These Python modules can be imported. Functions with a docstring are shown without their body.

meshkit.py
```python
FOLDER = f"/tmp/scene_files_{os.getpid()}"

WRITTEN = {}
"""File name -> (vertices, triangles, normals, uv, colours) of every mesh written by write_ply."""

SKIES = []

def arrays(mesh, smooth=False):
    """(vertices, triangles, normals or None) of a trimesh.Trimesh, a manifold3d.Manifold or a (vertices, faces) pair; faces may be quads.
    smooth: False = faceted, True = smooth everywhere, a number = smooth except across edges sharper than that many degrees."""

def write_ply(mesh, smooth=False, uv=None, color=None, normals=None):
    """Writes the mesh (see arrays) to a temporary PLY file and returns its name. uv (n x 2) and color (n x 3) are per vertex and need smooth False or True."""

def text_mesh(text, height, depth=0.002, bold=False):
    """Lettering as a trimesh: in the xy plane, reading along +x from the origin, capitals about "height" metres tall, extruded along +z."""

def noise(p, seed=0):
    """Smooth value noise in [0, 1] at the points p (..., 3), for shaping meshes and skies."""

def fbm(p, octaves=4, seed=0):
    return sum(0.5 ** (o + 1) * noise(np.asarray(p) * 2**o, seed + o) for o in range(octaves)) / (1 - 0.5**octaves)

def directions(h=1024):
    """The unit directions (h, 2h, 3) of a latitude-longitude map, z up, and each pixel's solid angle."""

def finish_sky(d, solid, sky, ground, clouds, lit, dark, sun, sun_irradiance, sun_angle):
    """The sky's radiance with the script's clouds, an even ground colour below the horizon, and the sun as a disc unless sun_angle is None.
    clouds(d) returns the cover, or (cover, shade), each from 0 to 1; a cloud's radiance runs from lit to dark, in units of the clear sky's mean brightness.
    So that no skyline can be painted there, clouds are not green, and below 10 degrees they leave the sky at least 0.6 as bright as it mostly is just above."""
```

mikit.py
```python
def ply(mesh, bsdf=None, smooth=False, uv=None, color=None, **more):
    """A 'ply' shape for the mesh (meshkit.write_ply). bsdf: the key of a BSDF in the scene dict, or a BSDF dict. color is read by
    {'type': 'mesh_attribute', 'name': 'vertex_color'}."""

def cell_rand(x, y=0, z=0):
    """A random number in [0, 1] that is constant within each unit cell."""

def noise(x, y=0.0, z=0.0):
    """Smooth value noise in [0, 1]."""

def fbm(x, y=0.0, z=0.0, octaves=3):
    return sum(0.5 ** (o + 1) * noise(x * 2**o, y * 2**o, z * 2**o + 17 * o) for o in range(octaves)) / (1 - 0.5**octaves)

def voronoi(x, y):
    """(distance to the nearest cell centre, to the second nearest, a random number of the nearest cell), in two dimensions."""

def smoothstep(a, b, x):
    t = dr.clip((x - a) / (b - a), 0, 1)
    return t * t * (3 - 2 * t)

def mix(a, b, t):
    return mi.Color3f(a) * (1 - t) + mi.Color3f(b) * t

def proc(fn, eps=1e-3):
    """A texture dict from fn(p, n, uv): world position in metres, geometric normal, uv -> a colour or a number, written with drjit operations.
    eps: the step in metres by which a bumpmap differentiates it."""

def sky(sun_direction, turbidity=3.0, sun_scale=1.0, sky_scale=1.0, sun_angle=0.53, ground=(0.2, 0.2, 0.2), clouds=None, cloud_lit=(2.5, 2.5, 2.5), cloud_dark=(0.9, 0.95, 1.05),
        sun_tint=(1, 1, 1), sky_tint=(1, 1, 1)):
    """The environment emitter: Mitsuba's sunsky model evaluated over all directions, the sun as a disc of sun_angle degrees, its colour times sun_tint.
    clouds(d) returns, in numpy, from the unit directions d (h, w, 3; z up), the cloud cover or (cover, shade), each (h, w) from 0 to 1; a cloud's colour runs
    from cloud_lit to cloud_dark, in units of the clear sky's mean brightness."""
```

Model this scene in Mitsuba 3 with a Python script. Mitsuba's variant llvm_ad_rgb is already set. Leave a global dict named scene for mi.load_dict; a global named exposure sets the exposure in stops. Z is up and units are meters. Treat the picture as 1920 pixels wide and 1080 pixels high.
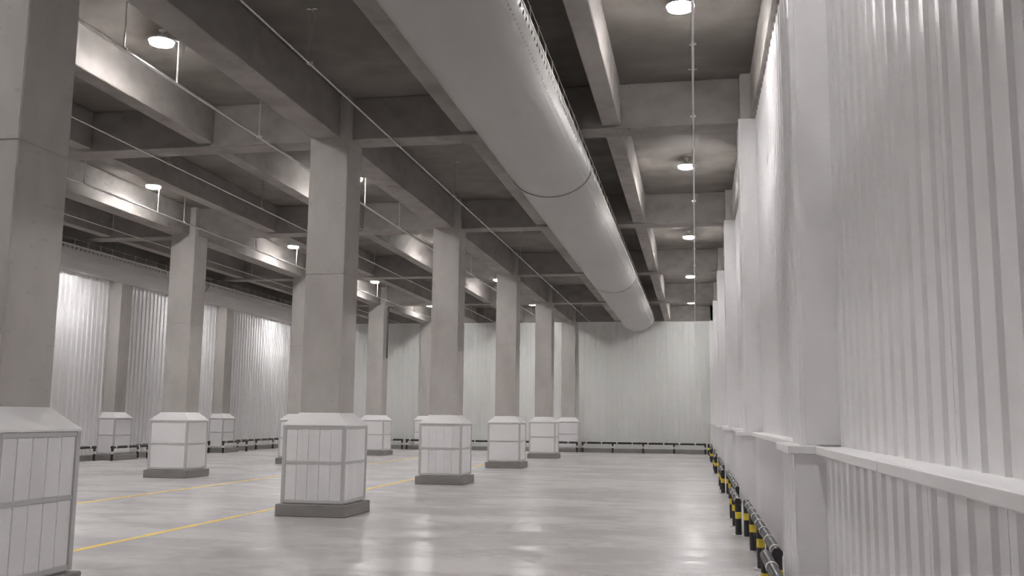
import math, random
import numpy as np, trimesh, mitsuba as mi, drjit as dr, mikit
from shapely.geometry import Polygon, Point, box as sbox
from mikit import noise, fbm, smoothstep, mix, cell_rand
from mitsuba import ScalarTransform4f as T
random.seed(7); RNG = np.random.default_rng(7)

# ------------------------------------------------------------------ camera, light level
EYE_Z = 1.6234
YAW, PITCH, ROLL = math.radians(10.8076), math.radians(7.6881), math.radians(0.6102)
fwd = np.array([-math.sin(YAW) * math.cos(PITCH), math.cos(YAW) * math.cos(PITCH), math.sin(PITCH)])
rgt = np.array([math.cos(YAW), math.sin(YAW), 0.0]); upv = np.cross(rgt, fwd)
up_r = -math.sin(ROLL) * rgt + math.cos(ROLL) * upv
FOV = 2 * math.degrees(math.atan(960 / 1802.8))
scene, labels = {}, {}
scene['camera'] = {'type': 'perspective', 'fov': FOV, 'fov_axis': 'x', 'near_clip': 0.05, 'far_clip': 500.0,
    'to_world': T().look_at(origin=[0, 0, EYE_Z], target=[float(fwd[0]), float(fwd[1]), float(EYE_Z + fwd[2])], up=[float(v) for v in up_r])}
exposure = 3.78
LAMP, SPOT = 26.0, 0.4                                   # radiance of the lamp lenses
LAMP_RGB = (1.0, 0.972, 0.965)

# ------------------------------------------------------------------ materials
def principled(color, rough=0.5, spec=0.5, metallic=0.0, **k):
    c = color if isinstance(color, dict) else {'type': 'rgb', 'value': list(color)}
    return {'type': 'twosided', 'b': {'type': 'principled', 'base_color': c, 'roughness': rough, 'specular': spec, 'metallic': metallic, **k}}

def f_concrete(p, n, uv):
    a = fbm(p.x * 0.7 + 3, p.y * 0.7, p.z * 0.5, 4)
    b = fbm(p.x * 6, p.y * 6, p.z * 2.2 + 9, 3)
    st = fbm(p.x * 2.5 + 40, p.y * 2.5, p.z * 0.25, 3)
    t = 0.5 * a + 0.25 * b + 0.25 * st
    c = mix((0.405, 0.383, 0.362), (0.485, 0.462, 0.44), smoothstep(0.28, 0.72, t))
    pit = smoothstep(0.86, 0.90, noise(p.x * 14, p.y * 14, p.z * 22))
    return c * (1 - 0.12 * pit)

def f_beam_shaded(p, n, uv):  # darker copy of the column concrete: dimness up at the beams painted in
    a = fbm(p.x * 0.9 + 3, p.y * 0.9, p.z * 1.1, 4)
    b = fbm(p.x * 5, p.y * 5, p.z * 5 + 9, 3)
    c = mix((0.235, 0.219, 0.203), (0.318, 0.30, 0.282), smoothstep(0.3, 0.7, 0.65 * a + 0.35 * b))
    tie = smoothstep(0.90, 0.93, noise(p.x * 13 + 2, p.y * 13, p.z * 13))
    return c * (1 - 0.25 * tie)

def f_slab_shaded(p, n, uv):  # concrete toned down, the gloom under the ceiling is part of this colour
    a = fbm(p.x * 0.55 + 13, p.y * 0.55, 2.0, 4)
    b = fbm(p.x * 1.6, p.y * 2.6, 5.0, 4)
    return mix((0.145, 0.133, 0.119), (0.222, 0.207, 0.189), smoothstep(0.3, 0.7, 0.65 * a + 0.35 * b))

def f_floor(p, n, uv):
    a = fbm(p.x * 0.35, p.y * 0.9, 0.0, 4)
    b = fbm(p.x * 1.3 + 31, p.y * 2.2, 0.0, 4)
    c = fbm(p.x * 7, p.y * 9, 3.0, 2)
    return mix((0.385, 0.37, 0.372), (0.48, 0.462, 0.458), smoothstep(0.36, 0.64, 0.42 * a + 0.43 * b + 0.15 * c))

def f_floor_rough(p, n, uv):
    return 0.20 + 0.22 * smoothstep(0.35, 0.65, fbm(p.x * 0.8 + 5, p.y * 2.6, 1.0, 3))

def f_paint(p, n, uv):
    w = smoothstep(0.55, 0.68, fbm(p.x * 9, p.y * 3.0, 2.0, 3))
    return mix((0.80, 0.58, 0.15), (0.64, 0.54, 0.31), w)

def f_fabric(p, n, uv):
    a = fbm(p.x * 0.8, p.y * 0.45, p.z * 0.8, 3)
    return mix((0.325, 0.313, 0.303), (0.37, 0.358, 0.346), a)

def f_kerb(p, n, uv):
    a = fbm(p.x * 3, p.y * 3, p.z * 5, 3)
    return mix((0.20, 0.192, 0.185), (0.275, 0.262, 0.25), a)

scene['m_concrete'] = principled(mikit.proc(f_concrete), 0.8, 0.25)
scene['m_beam_shaded'] = principled(mikit.proc(f_beam_shaded), 0.85, 0.2)
scene['m_slab_shaded'] = principled(mikit.proc(f_slab_shaded), 0.85, 0.2)
scene['m_floor'] = principled(mikit.proc(f_floor), mikit.proc(f_floor_rough), 0.5)
scene['m_paint'] = principled(mikit.proc(f_paint), 0.45, 0.4)
scene['m_fabric'] = principled(mikit.proc(f_fabric), 0.36, 0.6)
scene['m_kerb'] = principled(mikit.proc(f_kerb), 0.6, 0.35)
scene['m_white'] = principled((0.80, 0.79, 0.795), 0.36, 0.5)
scene['m_white2'] = principled((0.765, 0.755, 0.76), 0.38, 0.5)
scene['m_cool'] = principled((0.66, 0.672, 0.65), 0.34, 0.5)
scene['m_cap'] = principled((0.82, 0.812, 0.812), 0.4, 0.45)
scene['m_trim'] = principled((0.50, 0.495, 0.495), 0.45, 0.5)
scene['m_galv'] = principled((0.60, 0.59, 0.57), 0.35, 0.5, 0.6)
scene['m_black'] = principled((0.022, 0.021, 0.023), 0.35, 0.5)
scene['m_yellow'] = principled((0.72, 0.56, 0.05), 0.45, 0.45)
scene['m_band'] = principled((0.66, 0.64, 0.60), 0.35, 0.5)
scene['m_dark'] = principled((0.10, 0.095, 0.09), 0.6, 0.3)
scene['m_seam'] = principled((0.22, 0.21, 0.20), 0.7, 0.3)
scene['m_lamp_body'] = principled((0.55, 0.55, 0.55), 0.4, 0.5)

# ------------------------------------------------------------------ helpers
def numbered(k):
    if k not in scene and k not in labels: return k
    i = 1
    while f'{k}_{i:03d}' in scene or f'{k}_{i:03d}' in labels: i += 1
    return f'{k}_{i:03d}'
def bx(x0, x1, y0, y1, z0, z1):
    m = trimesh.creation.box(extents=(x1 - x0, y1 - y0, z1 - z0)); m.apply_translation(((x0 + x1) / 2, (y0 + y1) / 2, (z0 + z1) / 2)); return m
def cbx(x0, x1, y0, y1, z0, z1, c=0.006):
    """box with bevelled edges: hull of three insets"""
    v = []
    for a, b, d in ((0, c, c), (c, 0, c), (c, c, 0)):
        for x in (x0 + a, x1 - a):
            for y in (y0 + b, y1 - b):
                for z in (z0 + d, z1 - d): v.append((x, y, z))
    return trimesh.convex.convex_hull(np.array(v))
cat = trimesh.util.concatenate
def tube(p, q, r, n=12):
    p, q = np.array(p, float), np.array(q, float)
    return trimesh.creation.cylinder(radius=r, segment=np.array([p, q]), sections=n)
def put(key, mesh, mat, at=None, smooth=False):
    """mesh may be a trimesh or a ply dict that is shared"""
    d = dict(mesh) if isinstance(mesh, dict) else mikit.ply(mesh, mat, smooth)
    if at is not None: d['to_world'] = T().translate([float(v) for v in at]) if len(at) == 3 else T().translate([float(v) for v in at[:3]]).rotate([0, 0, 1], float(at[3]))
    scene[key] = d; return key
def part(root, name, mesh, mat=None, at=None, smooth=False, label=None, kind=None):
    k = put(numbered(root + '__' + name), mesh, mat, at, smooth)
    e = {}
    if label: e['label'] = label
    if kind: e['kind'] = kind
    if e: labels[k] = e
    return k
def thing(name, label, category, group=None):
    k = numbered(name); labels[k] = {'label': label, 'category': category}
    if group: labels[k]['group'] = group
    return k
def struct(name, mesh, mat, label, category):
    put(name, mesh, mat); labels[name] = {'kind': 'structure', 'label': label, 'category': category}; return name

# ------------------------------------------------------------------ the measured layout (metres)
XA, XB, XC, XR = -6.145, -13.41, -20.67, 1.117       # column rows
Y1, SP, HW = 7.58, 8.0, 0.345                        # first row, spacing, half a column
yk = lambda k: Y1 + SP * (k - 1)
WL, WR, WF, WN = -20.8, 1.02, 47.5, -4.42            # faces of the walls
ZT, ZS, ZG = 6.38, 7.13, 6.38                        # wall top, slab, girder soffit
XE = [XC, XB, XA, XR]

struct('floor', bx(-21.4, 1.5, -4.9, 48.4, -0.3, 0), 'm_floor', 'polished light grey concrete floor of the hall', 'floor')
struct('ceiling', bx(-21.4, 1.6, -4.9, 48.4, ZS, ZS + 0.25), 'm_slab_shaded', 'bare grey concrete ceiling slab carried by beams', 'ceiling')
struct('wall_left', bx(WL - 0.5, WL, -4.9, 48.4, 0, ZT), 'm_white', 'wall of ribbed white metal sheets along the left side', 'wall')
struct('wall_right', bx(WR, WR + 0.27, -4.9, 48.4, 0, ZT), 'm_white', 'wall of ribbed white metal sheets beside the camera on the right', 'wall')
struct('wall_far', bx(WL, WR, WF, WF + 0.5, 0, ZT), 'm_white', 'pale ribbed metal wall closing the far end of the hall', 'wall')
struct('wall_near', bx(WL, WR, WN - 0.5, WN, 0, ZS), 'm_white', 'ribbed metal wall behind the camera', 'wall')

# beams: pieces of the ceiling
for k in range(0, 7):
    y = yk(k) + 0.09
    spans = [(XC + HW, XB - HW), (XB + HW, XA - HW), (XA + HW, XR - HW)]
    for a, b in spans:
        part('ceiling', 'girder', cbx(a, b, y - 0.25, y + 0.26, ZG, ZS, 0.012), 'm_beam_shaded')
bounds = [WN] + [yk(k) for k in range(0, 7)]
for i in range(7):
    y0 = bounds[i] + (0.35 if i else 0.0); y1 = bounds[i + 1] - 0.16
    ym0, ym1 = bounds[i] + (HW if i else 0.0), bounds[i + 1] - HW
    for xc in (XC, XB, XA, XR):
        x0, x1 = (xc - 0.31, xc + 0.18) if xc != XR else (0.93, 1.30)
        if xc == XC: x0, x1 = -21.1, -20.56
        part('ceiling', 'main_beam', cbx(x0, x1, ym0, ym1, ZG, ZS, 0.012), 'm_beam_shaded')
    for xa, xb in ((XC, XB), (XB, XA), (XA, XR)):
        for t in (1 / 3, 2 / 3):
            xc = xa + (xb - xa) * t
            part('ceiling', 'secondary_beam', cbx(xc - 0.15, xc + 0.15, y0, y1, ZG + 0.055, ZS, 0.012), 'm_beam_shaded')

# ------------------------------------------------------------------ ribbed sheets
def ribbed(width, height, h=0.017, pitch=0.25, base=0.012, top=0.012, ramp=0.022):
    """sheet in local x (0..width), facing -y (y = 0 is the wall face), z from 0"""
    n = max(1, int(round(width / pitch))); pt = width / n
    pts = [(0.003, 0.0), (0.003, -base)]
    for i in range(n):
        c = (i + 0.5) * pt
        pts += [(c - top / 2 - ramp, -base), (c - top / 2, -base - h), (c + top / 2, -base - h), (c + top / 2 + ramp, -base)]
    pts += [(width - 0.003, -base), (width - 0.003, 0.0)]
    m = trimesh.creation.extrude_polygon(Polygon(pts), height)
    return m
def sheets(root, name, length, height, z0, mats, place, **k):
    n = max(1, int(round(length / 1.0))); w = length / n
    ms = [mikit.ply(ribbed(w, height, **k), m) for m in mats]
    for i in range(n):
        part(root, name, ms[int(RNG.integers(len(ms)))], at=place(i * w, z0))

PH = 0.36                                            # half width of the clad pilasters
# right wall: local x runs along -y, facing -x  (rotation by -90 degrees: local x -> -y, local -y -> -x)
for k in range(0, 7):
    ya = yk(k - 1) + PH + 0.01 if k > 0 else WN + 0.01
    yb = yk(k) - PH - 0.01
    L = yb - ya
    sheets('wall_right', 'sheet', L, ZT - 1.44, 1.44, ['m_white', 'm_white2'], lambda s, z, yb=yb: (WR, yb - s, z, -90))
    ya2, yb2 = (yk(k - 1) + 0.50 if k > 0 else WN + 0.01), yk(k) - 0.50
    part('wall_right', 'dado', bx(0.90, WR, ya2, yb2, 0, 1.40), 'm_white2')
    sheets('wall_right', 'dado_sheet', yb2 - ya2, 1.39, 0.0, ['m_white', 'm_white2'], lambda s, z, yb2=yb2: (0.90, yb2 - s, z, -90), h=0.017)
    a, b = (yk(k - 1) + 0.52 if k > 0 else WN + 0.01), yk(k) - 0.545
    n = max(1, int(round((b - a) / 2.4)))
    for i in range(n):
        part('wall_right', 'coping', cbx(0.815, WR - 0.001, a + (b - a) * i / n + 0.003, a + (b - a) * (i + 1) / n - 0.003, 1.392, 1.448, 0.006), 'm_cap')
# left wall, facing +x: local x -> +y
for k in range(1, 7):
    ya = yk(k - 1) + HW + 0.01 if k > 1 else WN + 0.01
    yb = yk(k) - HW - 0.01 if k < 6 else 47.15
    sheets('wall_left', 'sheet', yb - ya, ZT - 0.2, 0.2, ['m_white', 'm_white2'], lambda s, z, ya=ya: (WL, ya + s, z, 90), h=0.03, top=0.05, ramp=0.035)
    part('wall_left', 'kerb', cbx(WL, WL + 0.25, ya - 0.01, yb + 0.01, 0, 0.2, 0.01), 'm_kerb')
# far wall, facing -y
xs = [WL + 0.55, XB - HW - 0.01, XB + HW + 0.01, XA - HW - 0.01, XA + HW + 0.01, 0.70]
for a, b in zip(xs[::2], xs[1::2]):
    sheets('wall_far', 'sheet', b - a, ZT - 0.2, 0.2, ['m_cool'], lambda s, z, a=a: (a + s, WF, z, 0), h=0.006, top=0.03)
    part('wall_far', 'kerb', cbx(a, b, WF - 0.25, WF, 0, 0.2, 0.01), 'm_kerb')
sheets('wall_near', 'sheet', WR - WL - 0.4, ZS - 0.1, 0.0, ['m_white2'], lambda s, z: (WR - 0.2 - s, WN, z, 180), h=0.01)

# ------------------------------------------------------------------ columns
def shaft(x0, x1, y0, y1, chamfer=True):
    def prism(g, z0, z1, c):
        p = Polygon([(x0 + g + c, y0 + g), (x1 - g - c, y0 + g), (x1 - g, y0 + g + c), (x1 - g, y1 - g - c), (x1 - g - c, y1 - g), (x0 + g + c, y1 - g), (x0 + g, y1 - g - c), (x0 + g, y0 + g + c)])
        m = trimesh.creation.extrude_polygon(p, z1 - z0); m.apply_translation((0, 0, z0)); return m
    return cat([prism(0, 0, 3.988, 0.012), prism(0.014, 3.988, 4.012, 0.012), prism(0, 4.012, 6.2, 0.012), prism(0.006, 6.2, 6.206, 0.012), prism(0, 6.206, ZS, 0.012)])

ORD = ['nearest', 'second nearest', 'third nearest', 'fourth nearest', 'fifth nearest', 'farthest']
def column(x0, x1, y0, y1, label, group, plinth):
    t = thing('concrete_column', label, 'column', group)
    part(t, 'shaft', shaft(x0, x1, y0, y1), 'm_concrete')
    px0, px1, py0, py1 = plinth
    part(t, 'plinth', cbx(px0, px1, py0, py1, 0, 0.195, 0.012), 'm_kerb', label='painted dark grey concrete plinth')
    return t

ply_cache = {}
def shared(key, make, mat, smooth=False):
    if key not in ply_cache: ply_cache[key] = mikit.ply(make(), mat, smooth)
    return ply_cache[key]

def base_box(col, foot, faces, boards, label, group, gap=0.0035):
    """white cladding box with grey trims round a column foot. faces: subset of 'SNEW' (S faces the camera)"""
    cx0, cx1, cy0, cy1 = col; x0, x1, y0, y1 = foot
    z0, zm, z1, zc = 0.262, 0.862, 1.456, 1.673
    t = thing('base_box', label, 'column cladding', group)
    part(t, 'frame_core', bx(x0 + 0.03, x1 - 0.03, y0 + 0.03, y1 - 0.03, 0.195, z1 - 0.005), 'm_cap')
    tw, td = 0.045, 0.012
    corners = {'SW': (x0, y0), 'SE': (x1, y0), 'NW': (x0, y1), 'NE': (x1, y1)}
    for c, (x, y) in corners.items():
        if not (c[0] in faces or c[1] in faces): continue
        if (c[0] == 'N' and 'N' not in faces and c[1] not in faces) or (c[1] == 'W' and 'W' not in faces and c[0] not in faces): continue
        sx, sy = (1 if 'W' in c else -1), (1 if 'S' in c else -1)
        a, b = sorted((x - sx * td, x + sx * tw)); d, e = sorted((y - sy * td, y + sy * tw))
        if 'N' not in faces: e = min(e, y1)
        if 'W' not in faces: a = max(a, x0)
        part(t, 'corner_post', cbx(a, b, d, e, 0.215, z1 + 0.006, 0.004), 'm_trim')
    rows = [(0.215, 0.262, 'bottom_rail'), (zm - 0.022, zm + 0.022, 'middle_rail'), (z1 - 0.045, z1, 'top_rail')]
    for f in faces:
        if f in 'SN':
            y = y0 if f == 'S' else y1; s = -1 if f == 'S' else 1
            a, b = x0 + tw, x1 - tw
            mk = lambda u0, u1, w0, w1, th: (lambda lo, hi: cbx(u0, u1, lo, hi, w0, w1, 0.003))(*sorted((y - s * 0.03, y + s * th)))
        else:
            x = x1 if f == 'E' else x0; s = 1 if f == 'E' else -1
            a, b = y0 + tw, y1 - tw
            if f in 'EW' and 'N' not in faces: b = y1
            mk = lambda u0, u1, w0, w1, th: (lambda lo, hi: cbx(lo, hi, u0, u1, w0, w1, 0.003))(*sorted((x - s * 0.03, x + s * th)))
        for w0, w1, nm in rows: part(t, nm, mk(a, b, w0, w1, 0.008), 'm_trim')
        n = 5 if boards else 1
        for r, (w0, w1) in enumerate(((0.262, zm - 0.022), (zm + 0.022, z1 - 0.045))):
            for i in range(n):
                g = gap if boards else 0.0
                u0, u1 = a + (b - a) * i / n + g, a + (b - a) * (i + 1) / n - g
                part(t, 'board' if boards else 'panel', mk(u0, u1, w0, w1, -0.006 + 0.003 * RNG.random()), 'm_white' if RNG.random() < 0.6 else 'm_white2')
    # cap: four sloping sheets from the rim up to the column, each a closed wedge
    e = 0.018
    X0, X1, Y0, Y1_ = x0 - e, x1 + e, y0 - e, y1 + e
    if 'N' not in faces: Y1_ = y1
    if 'W' not in faces: X0 = x0
    rim = lambda z: [(X0, Y0, z), (X1, Y0, z), (X1, Y1_, z), (X0, Y1_, z)]
    top = [(cx0, cy0, zc), (cx1, cy0, zc), (cx1, cy1, zc), (cx0, cy1, zc)]
    lo, hi = rim(z1 + 0.002), rim(z1 + 0.022)
    for f, (i, j) in {'S': (0, 1), 'E': (1, 2), 'N': (2, 3), 'W': (3, 0)}.items():
        if f not in faces: continue
        v = [lo[i], lo[j], hi[i], hi[j], top[i], top[j], (top[i][0], top[i][1], z1 + 0.002), (top[j][0], top[j][1], z1 + 0.002)]
        part(t, 'cap_slope', trimesh.convex.convex_hull(np.array(v)), 'm_cap')
    # flashing strip where the cap meets the column
    return t

GA, GB, GC, GF = 'free-standing columns of the row right of the yellow lines', 'columns of the middle row', 'columns standing in the left wall', 'columns standing in the far wall'
A_LAB = ['concrete column filling the left edge of the picture, nearest of all', 'big concrete column left of the fabric duct, second from the camera', 'concrete column third in the row beside the duct, just beyond the big one',
         'concrete column fourth in the row beside the duct, with a lit lamp by its top left', 'slim-looking far concrete column fifth in the row beside the duct']
A_BOX = ['white boarded box on the nearest column foot, cut by the left edge', 'white boarded box on grey plinth, second from the camera, crossed by the yellow line', 'white box on the foot of the third column in the row beside the duct',
         'white box on the foot of the fourth column in the row beside the duct', 'white box on the foot of the fifth column, next to the empty far wall']
hb, hp = 0.53, 0.603
for k in range(1, 6):
    y = yk(k); c = (XA - HW, XA + HW, y - HW, y + HW)
    column(*c, A_LAB[k - 1], GA, (XA - hp, XA + hp, y - hp, y + hp))
    base_box(c, (XA - hb, XA + hb, y - hb, y + hb), 'SENW', k <= 3, A_BOX[k - 1], 'white boxes on free-standing column feet', (0.004, 0.0022, 0.0012, 0, 0)[k - 1])
B_LAB = {2: 'concrete column of the middle row hidden at the left behind the nearest one', 3: 'concrete column between the two yellow-line bays, left of the big column', 4: 'concrete column peeping out left behind the big second column',
         5: 'distant concrete column with a dark pipe down its right side'}
B_BOX = {2: 'white box on the middle-row column foot outside the left edge', 3: 'white four-panel box on the column foot left of the big boxed column', 4: 'white box peeping out left behind the big boarded box',
         5: 'small white box on the foot of the distant column with the dark pipe'}
for k in range(2, 6):
    y = yk(k); c = (XB - HW, XB + HW, y - HW, y + HW)
    column(*c, B_LAB[k], GB, (XB - hp, XB + hp, y - hp, y + hp))
    base_box(c, (XB - hb, XB + hb, y - hb, y + hb), 'SENW', False, B_BOX[k], 'white boxes on free-standing column feet')
C_LAB = {3: 'concrete column in the left wall hidden behind the nearest column', 4: 'concrete column in the left wall, leftmost of the two seen between ribbed sheets', 5: 'concrete column in the left wall, right one of the two seen between ribbed sheets'}
C_BOX = {3: 'white box on the left-wall column foot behind the nearest column', 4: 'white box behind black rail at the left-wall column, leftmost seen', 5: 'white box behind black rail at the left-wall column, right one of two'}
for k in range(3, 6):
    y = yk(k); c = (WL, XC + HW, y - HW, y + HW)
    column(*c, C_LAB[k], GC, (WL, XC + hp + 0.1, y - hp - 0.1, y + hp + 0.1))
    base_box(c, (WL, XC + hb, y - hb, y + hb), 'SEN', False, C_BOX[k], 'white boxes on wall column feet')
F_LAB = {XC: 'concrete corner column where left and far walls meet', XB: 'concrete column in the far wall, behind the third column of the near row', XA: 'concrete column in the far wall, rightmost, beside the large empty wall'}
F_BOX = {XC: 'white box at the corner of left and far walls', XB: 'small white box at the far wall, half hidden behind the third column box', XA: 'smallest white box, at the far wall beside the large empty wall'}
for xc in (XC, XB, XA):
    y = yk(6)
    if xc == XC:
        c = (WL, XC + HW, y - HW, WF); column(*c, F_LAB[xc], GF, (WL, xc + hp, y - hp, WF)); base_box(c, (WL, xc + hb, y - hb, WF), 'SE', False, F_BOX[xc], 'white boxes on wall column feet'); continue
    c = (xc - HW, xc + HW, y - HW, WF)
    column(*c, F_LAB[xc], GF, (xc - hp, xc + hp, y - hp, WF))
    base_box(c, (xc - hb, xc + hb, y - hb, WF), 'SEW', False, F_BOX[xc], 'white boxes on wall column feet')

# ------------------------------------------------------------------ clad pilasters of the right wall
P_LAB = ['white clad pilaster on the right wall, nearest, with the wide smooth face', 'white clad pilaster on the right wall, second from the camera', 'white clad pilaster on the right wall, third from the camera',
         'white clad pilaster on the right wall, fourth from the camera', 'white clad pilaster on the right wall, fifth from the camera', 'white clad pilaster on the right wall, last one before the far wall']
for k in range(1, 7):
    y = yk(k); yb = min(y + PH, WF - 0.06)
    t = thing('clad_pilaster', P_LAB[k - 1], 'pilaster', 'clad pilasters of the right wall')
    part(t, 'core', bx(0.765, WR - 0.001, y - PH + 0.02, yb - 0.02, 1.40, ZT), 'm_white2')
    part(t, 'front_sheet', cbx(0.75, WR - 0.001, y - PH, y - PH + 0.02, 1.452, ZT, 0.003), 'm_white')
    L = yb - y + PH
    part(t, 'side_sheet', ribbed(L, ZT - 1.452, h=0.016), 'm_white', at=(0.765, yb, 1.452, -90))
    part(t, 'corner_trim', cbx(0.732, 0.775, y - PH - 0.004, y - PH + 0.04, 1.452, ZT, 0.004), 'm_cap')
    yb2 = min(y + 0.49, WF - 0.06)
    part(t, 'base', cbx(0.685, 0.90, y - 0.49, yb2, 0, 1.392, 0.004), 'm_white')
    part(t, 'base_side_sheet', ribbed(yb2 - y + 0.49 - 0.01, 1.39, h=0.012), 'm_white2', at=(0.685, yb2 - 0.005, 0.0, -90))
    part(t, 'base_coping', cbx(0.63, 0.85, y - 0.535, min(y + 0.535, WF - 0.02), 1.393, 1.452, 0.006), 'm_cap')
    if k < 6: part('ceiling', 'column_stub', bx(XR - HW, XR + HW, y - HW, y + HW, ZT + 0.003, ZS), 'm_concrete')

# ------------------------------------------------------------------ floor lines
for x, w, lab in ((-7.30, 0.12, 'yellow painted floor line nearest the boxed columns'), (-11.05, 0.12, 'yellow painted floor line farther left, near the middle row')):
    k = put(numbered('floor_line'), bx(x - w / 2, x + w / 2, WN + 0.2, 46.4, 0, 0.002), 'm_paint'); labels[k] = {'label': lab, 'category': 'floor marking', 'group': 'yellow floor lines'}

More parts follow.
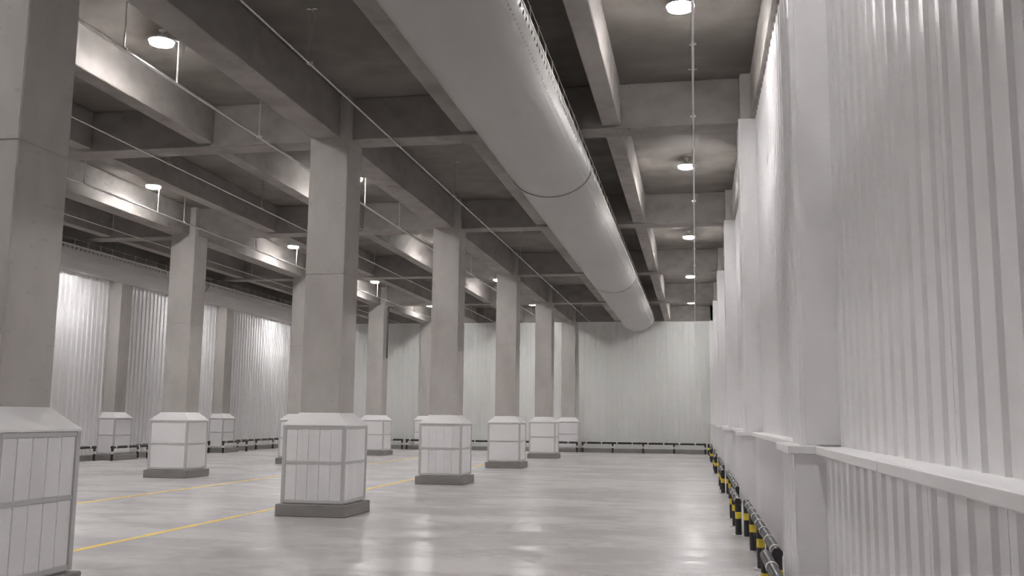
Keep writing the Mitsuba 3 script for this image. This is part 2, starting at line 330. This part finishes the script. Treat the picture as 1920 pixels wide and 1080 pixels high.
# ------------------------------------------------------------------ fabric ducts
DA, DB, DZ = 0.731, 0.52, 6.09
def duct(xc, y0, y1, label):
    t = thing('fabric_duct', label, 'air duct', 'half-round fabric air ducts')
    def pt(th, y, r=0.0):                                # th = 0 right rim, pi left rim
        return (xc + (DA + r) * math.cos(th), y, DZ - (DB + r) * math.sin(th))
    # arc length table so that hole strips can be cut in flat coordinates
    ths = np.linspace(0, math.pi, 721); P = np.array([pt(a, 0) for a in ths]); S = np.concatenate([[0], np.cumsum(np.linalg.norm(np.diff(P, axis=0), axis=1))])
    s_of, th_of = (lambda a: np.interp(a, ths, S)), (lambda s: np.interp(s, S, ths))
    sA = 0.30                                            # the perforated strip: arc 0..sA from each rim
    L = y1 - y0
    def lower_body():
        a0, a1 = float(th_of(sA)), math.pi - float(th_of(sA))
        n, m = 40, 92
        v, f = [], []
        for j in range(m + 1):
            y = y0 + L * j / m
            sag = 0.006 * math.sin(j * 2.399) + 0.004 * math.sin(j * 0.7)
            for i in range(n + 1):
                a = a0 + (a1 - a0) * i / n
                v.append(pt(a, y, sag * math.sin(math.pi * i / n)))
        for j in range(m):
            for i in range(n):
                q = j * (n + 1) + i; f.append((q, q + 1, q + n + 2, q + n + 1))
        f = np.array(f); f = np.vstack([f[:, [0, 1, 2]], f[:, [0, 2, 3]]])
        return trimesh.Trimesh(np.array(v), f, process=False)
    part(t, 'skin', lower_body(), 'm_fabric', smooth=True)
    def strip(side):
        """one metre of perforated strip with true holes: big slots near the rim, small holes lower"""
        step = 0.75
        bands = []
        for lo, hi, n, c, r in ((0, 0.04, 0, 0, 0), (0.04, 0.11, 4, 0.075, 0.027), (0.11, 0.16, 0, 0, 0), (0.16, 0.21, 0, 0, 0), (0.21, 0.255, 6, 0.2325, 0.012), (0.255, sA, 0, 0, 0)):
            pol = sbox(0, lo, step, hi)
            for q in range(n):
                pol = pol.difference(Point(step * (q + 0.5) / n, c).buffer(r, quad_segs=2))
            bands.append(trimesh.creation.triangulate_polygon(pol, engine='earcut'))
        v2 = np.vstack([b[0] for b in bands]); at0 = np.cumsum([0] + [len(b[0]) for b in bands])
        f2 = np.vstack([b[1] + o for b, o in zip(bands, at0)])
        nrep = int(round(L / step)); sc_ = L / (nrep * step)
        V, F = [], []
        for r in range(nrep):
            yy = y0 + (v2[:, 0] + r * step) * sc_
            th = th_of(v2[:, 1]); th = th if side > 0 else math.pi - th
            V.append(np.stack([xc + DA * np.cos(th), yy, DZ - DB * np.sin(th)], 1)); F.append(f2 + r * len(v2))
        m = trimesh.Trimesh(np.vstack(V), np.vstack(F), process=False); m.merge_vertices(); return m
    part(t, 'perforated_strip', strip(1), 'm_fabric', smooth=True)
    part(t, 'perforated_strip', strip(-1), 'm_fabric', smooth=True)
    part(t, 'top_sheet', bx(xc - DA, xc + DA, y0, y1, DZ, DZ + 0.004), 'm_fabric')
    for s in (1, -1):
        part(t, 'edge_band', cbx(xc + s * DA - 0.012, xc + s * DA + 0.012, y0, y1, DZ - 0.012, DZ + 0.014, 0.004), 'm_band')
        part(t, 'suspension_wire', tube((xc + s * DA, y0, DZ + 0.16), (xc + s * DA, y1, DZ + 0.16), 0.0055, 6), 'm_galv')
        hook = mikit.ply(cat([tube((0, 0, 0), (0, 0.0, 0.15), 0.008, 6), tube((0, -0.02, 0.145), (0, 0.03, 0.17), 0.009, 6)]), 'm_band')
        y = y0 + 0.2
        while y < y1 - 0.1:
            part(t, 'hook', hook, at=(xc + s * DA, y, DZ + 0.01)); y += 0.57
    def cap(y):
        pol = Polygon([(DA * math.cos(a), -DB * math.sin(a)) for a in np.linspace(0, math.pi, 49)])
        m = trimesh.creation.extrude_polygon(pol, 0.01)
        v = m.vertices.copy(); return trimesh.Trimesh(np.stack([xc + v[:, 0], y + v[:, 2], DZ + v[:, 1]], 1), m.faces[:, ::-1])
    part(t, 'end_cap', cap(y0), 'm_fabric'); part(t, 'end_cap', cap(y1 - 0.01), 'm_fabric')
    def ring(y, w, r, a0=0.0, a1=math.pi):
        v, f = [], []; n = 48
        for i in range(n + 1):
            a = a0 + (a1 - a0) * i / n
            v += [pt(a, y - w, 0.0), pt(a, y - w, r), pt(a, y + w, r), pt(a, y + w, 0.0)]
        for i in range(n):
            for c in range(3):
                q = i * 4 + c; f.append((q, q + 1, q + 5, q + 4))
        f = np.array(f); return trimesh.Trimesh(np.array(v), np.vstack([f[:, [0, 1, 2]], f[:, [0, 2, 3]]]), process=False)
    part(t, 'rim', ring(y1 - 0.03, 0.03, 0.016), 'm_band')
    for ys in (3.4, 16.75, 30.1):
        part(t, 'seam', ring(ys, 0.012, 0.014, 0.1, math.pi - 0.1), 'm_seam', label='dark stitched seam round the duct')
    return t
duct(-2.51, -4.2, 43.3, 'large light grey half-round fabric duct running under the ceiling beside the right wall')
duct(-17.04, -4.2, 44.2, 'light grey half-round fabric duct along the left wall, seen behind the columns')

# ------------------------------------------------------------------ lamps and conduits
def lathe(profile, n=20):
    v, f = [], []; m = len(profile)
    for i in range(n):
        a = 2 * math.pi * i / n
        v += [(r * math.cos(a), r * math.sin(a), z) for r, z in profile]
    for i in range(n):
        for j in range(m - 1):
            a, b = i * m + j, ((i + 1) % n) * m + j
            f += [(a, b, b + 1), (a, b + 1, a + 1)]
    return trimesh.Trimesh(np.array(v), np.array(f), process=True)
lens_prof = [(0.001, -0.05)] + [(0.165 * t, -0.05 + 0.035 * t ** 2.2) for t in np.linspace(0.12, 1.0, 9)] + [(0.165, 0.006), (0.11, 0.012)]
lens = lathe(lens_prof)
if lens.face_normals[np.argmin(lens.triangles_center[:, 2])][2] > 0: lens.invert()
body = lathe([(0.001, 0.11), (0.06, 0.11), (0.075, 0.095), (0.075, 0.06), (0.11, 0.06), (0.17, 0.038), (0.186, 0.026), (0.183, 0.023), (0.16, 0.0185), (0.001, 0.0185)][::-1])
LY = [4.0, 12.1, 20.2, 28.3, 36.3, 44.5]
rows = [(-0.12, 0.03, 'bare lamp under the ceiling between duct and right wall, '), (-7.50, -7.29, 'bare lamp left of the near column row, '),
        (-12.50, -12.42, 'bare lamp with lit riser by the middle columns, '), (-19.6, -19.4, 'bare lamp over the left wall, ')]
LORD = {0: ['overhead, out of frame', 'nearest, at the top edge', 'second in view', 'third in view', 'fourth in view', 'farthest in view'],
        1: ['out of frame', 'nearest, at the upper left', 'behind the second column', 'behind the third column', 'touching the fourth column top', 'farthest, at the fifth column'],
        2: ['out of frame at the left', 'nearest, out of frame', 'first seen, right of the nearest column', 'second seen', 'third seen', 'farthest seen'],
        3: ['out of frame', 'first bay', 'second bay', 'third bay, above the leftmost ribbed sheets', 'fourth bay, between the wall columns', 'last bay, brightest spot']}
p_lens = mikit.ply(lens, None, 40); p_lens['emitter'] = {'type': 'area', 'radiance': {'type': 'rgb', 'value': [LAMP * c for c in LAMP_RGB]}}
p_lens['bsdf'] = {'type': 'diffuse', 'reflectance': {'type': 'rgb', 'value': [0.5, 0.5, 0.5]}}
p_body = mikit.ply(body, 'm_lamp_body', 35)
LZ = 6.93
p_stem = mikit.ply(cat([tube((0, 0, 0.10), (0, 0, ZS - LZ - 0.01), 0.014, 8), trimesh.creation.cylinder(radius=0.05, height=0.015, sections=14).apply_translation((0, 0, ZS - LZ - 0.0085))]), 'm_lamp_body')
for ri, (lx, cx, lab) in enumerate(rows):
    for i, y in enumerate(LY):
        t = thing('ceiling_lamp', lab + LORD[ri][i], 'lamp', 'round hall lamps')
        scene[t + '_beam'] = {'type': 'spot', 'to_world': T().look_at(origin=[lx, y, LZ - 0.05], target=[lx, y, 0.0], up=[0, 1, 0]), 'cutoff_angle': 79.0, 'beam_width': 38.0,
                              'intensity': {'type': 'rgb', 'value': [SPOT * c for c in LAMP_RGB]}}
        part(t, 'lens', p_lens, at=(lx, y, LZ)); part(t, 'housing', p_body, at=(lx, y, LZ)); part(t, 'stem', p_stem, at=(lx, y, LZ))

ZP = 6.345
p_rod = mikit.ply(tube((0, 0, 0), (0, 0, ZS - ZP), 0.009, 8), 'm_galv')
p_clip = mikit.ply(cat([bx(-0.045, 0.045, -0.014, 0.014, -0.006, 0.022), tube((0, 0, -0.02), (0, 0, 0.03), 0.02, 8)]), 'm_galv')
p_plate = mikit.ply(cat([bx(-0.07, 0.07, -0.02, 0.02, -0.012, 0), bx(-0.012, 0.012, -0.012, 0.012, -0.04, 0)]), 'm_galv')
def conduit(x, label, rods, r=0.016, lamp=None, y0=-4.2, y1=46.9):
    t = thing('conduit', label, 'conduit', 'thin conduits hung under the beams')
    part(t, 'pipe', tube((x, y0, ZP), (x, y1, ZP), r, 10), 'm_galv', smooth=40)
    for y in rods:
        part(t, 'drop_rod', p_rod, at=(x, y, ZP)); part(t, 'clip', p_clip, at=(x, y, ZP)); part(t, 'ceiling_plate', p_plate, at=(x, y, ZS))
    if lamp is not None:
        for y in LY:
            part(t, 'riser', cat([tube((x, y + 0.12, ZP), (x, y + 0.12, LZ + 0.06), 0.014, 8), tube((x, y + 0.12, LZ + 0.06), (lamp + math.copysign(0.06, x - lamp), y + 0.02, LZ + 0.07), 0.012, 8)]), 'm_galv')
per = lambda o, st=4.0: [o + st * i for i in range(-1, 12) if -4 < o + st * i < 46.5]
conduit(0.03, 'pale conduit running away under the ceiling above the right-hand aisle lamps', per(2.9, 3.0), 0.018, lamp=-0.12)
conduit(-5.06, 'thin conduit just right of the near column row, crossing the duct bay', per(3.75), 0.015)
conduit(-7.29, 'conduit with lamp risers just left of the near column row', per(2.9), 0.018, lamp=-7.50)
conduit(-9.78, 'thin conduit in the middle of the bay between the two yellow lines', per(4.3), 0.015)
conduit(-12.42, 'conduit with brightly lit risers just right of the middle column row', per(1.5), 0.018, lamp=-12.50)
conduit(-14.75, 'thin conduit above the left fabric duct bay, left of the middle column row', per(2.1), 0.015)
t = thing('drain_pipe', 'short dark pipe hanging down the right side of the distant middle-row column', 'pipe')
part(t, 'pipe', tube((XB + HW + 0.09, yk(5) - 0.05, 4.1), (XB + HW + 0.09, yk(5) - 0.05, 6.3), 0.035, 12), 'm_dark', smooth=40)
part(t, 'bracket', bx(XB + HW, XB + HW + 0.09, yk(5) - 0.07, yk(5) - 0.03, 5.2, 5.24), 'm_galv')

# ------------------------------------------------------------------ guard rails
RH, RR = 0.47, 0.048
def rail(p, q, nposts, label, group, band='m_yellow', ring_step=0.75, at_s=None):
    t = thing('guard_rail', label, 'guard rail', group)
    p, q = np.array(p, float), np.array(q, float); L = np.linalg.norm(q - p); d = (q - p) / L
    P = lambda s, z: (*(p + d * s), z)
    part(t, 'rail', tube(P(-RR, RH), P(L + RR, RH), RR, 16), 'm_black', smooth=40)
    s = 0.18
    while s < L:
        part(t, 'rail_band', tube(P(s - 0.03, RH), P(s + 0.03, RH), RR + 0.003, 16), 'm_band', smooth=40); s += ring_step
    post = shared('post', lambda: tube((0, 0, 0.012), (0, 0, RH - 0.01), 0.044, 16), 'm_black', 40)
    bnd = shared('band' + band, lambda: tube((0, 0, 0.235), (0, 0, 0.33), 0.046, 16), band, 40)
    plate = shared('plate', lambda: cbx(-0.08, 0.08, -0.08, 0.08, 0, 0.012, 0.003), 'm_trim')
    for sv in (at_s or [L * i / max(1, nposts - 1) for i in range(nposts)]):
        a = P(sv, 0)
        k = part(t, 'post', post, at=a); part(k, 'band', bnd, at=a, label='yellow band' if band == 'm_yellow' else 'pale band'); part(t, 'base_plate', plate, at=a)
GR = 'black and yellow guard rails along the right wall'
for k in range(0, 7):
    y = yk(k)
    if k > 0:
        nm = ['nearest', 'second nearest', 'third nearest', 'fourth nearest', 'fifth nearest', 'farthest'][k - 1]
        rail((0.575, y - 1.2), (0.575, min(y + 1.18, 46.7)), 3 if k < 6 else 2, f'short black and yellow rail wrapping the {nm} right-wall pilaster', GR)
    if k < 6:
        nm = ['beside the camera before the nearest pilaster', 'between the first and second right-wall pilasters', 'between the second and third right-wall pilasters', 'between the third and fourth right-wall pilasters',
              'between the fourth and fifth right-wall pilasters', 'between the fifth and last right-wall pilasters'][k]
        rail((0.685, y + 1.40), (0.685, y + 6.62), 5, f'long black and yellow guard rail {nm}', GR, at_s=[0, 0.75, 2.24, 3.73, 5.22])
GF2 = 'black guard rails along the far wall'
rail((-5.40, 46.92), (0.42, 46.92), 5, 'black guard rail with five posts before the large empty far wall', GF2, 'm_band', 0.74)
rail((-7.0, 46.78), (-5.66, 46.78), 2, 'short black rail before the smallest white box at the far wall', GF2, 'm_band', 0.74)
rail((-12.4, 46.92), (-7.26, 46.92), 5, 'black guard rail on the far wall between the middle and near rows', GF2, 'm_band', 0.74)
rail((-14.2, 46.78), (-12.68, 46.78), 2, 'short black rail before the half-hidden far-wall box of the middle row', GF2, 'm_band', 0.74)
rail((-19.6, 46.92), (-14.48, 46.92), 5, 'black guard rail on the far wall at its left end', GF2, 'm_band', 0.74)
GL = 'black guard rails along the left wall'
for k in range(3, 6):
    y = yk(k)
    rail((-19.8, y - 1.1), (-19.8, y + 1.1), 2, ['short black rail before the left-wall box hidden by the nearest column', 'short black rail before the leftmost seen left-wall box', 'short black rail before the right one of two left-wall boxes'][k - 3], GL, 'm_band', 0.7)
    y1 = y + 6.7 if k < 5 else 46.5
    rail((-20.35, y + 1.35), (-20.35, y1), 4, ['black guard rail at the left wall before its leftmost seen box', 'black guard rail between the two seen left-wall boxes', 'black guard rail on the left wall running to the far corner'][k - 3], GL, 'm_band', 0.7)
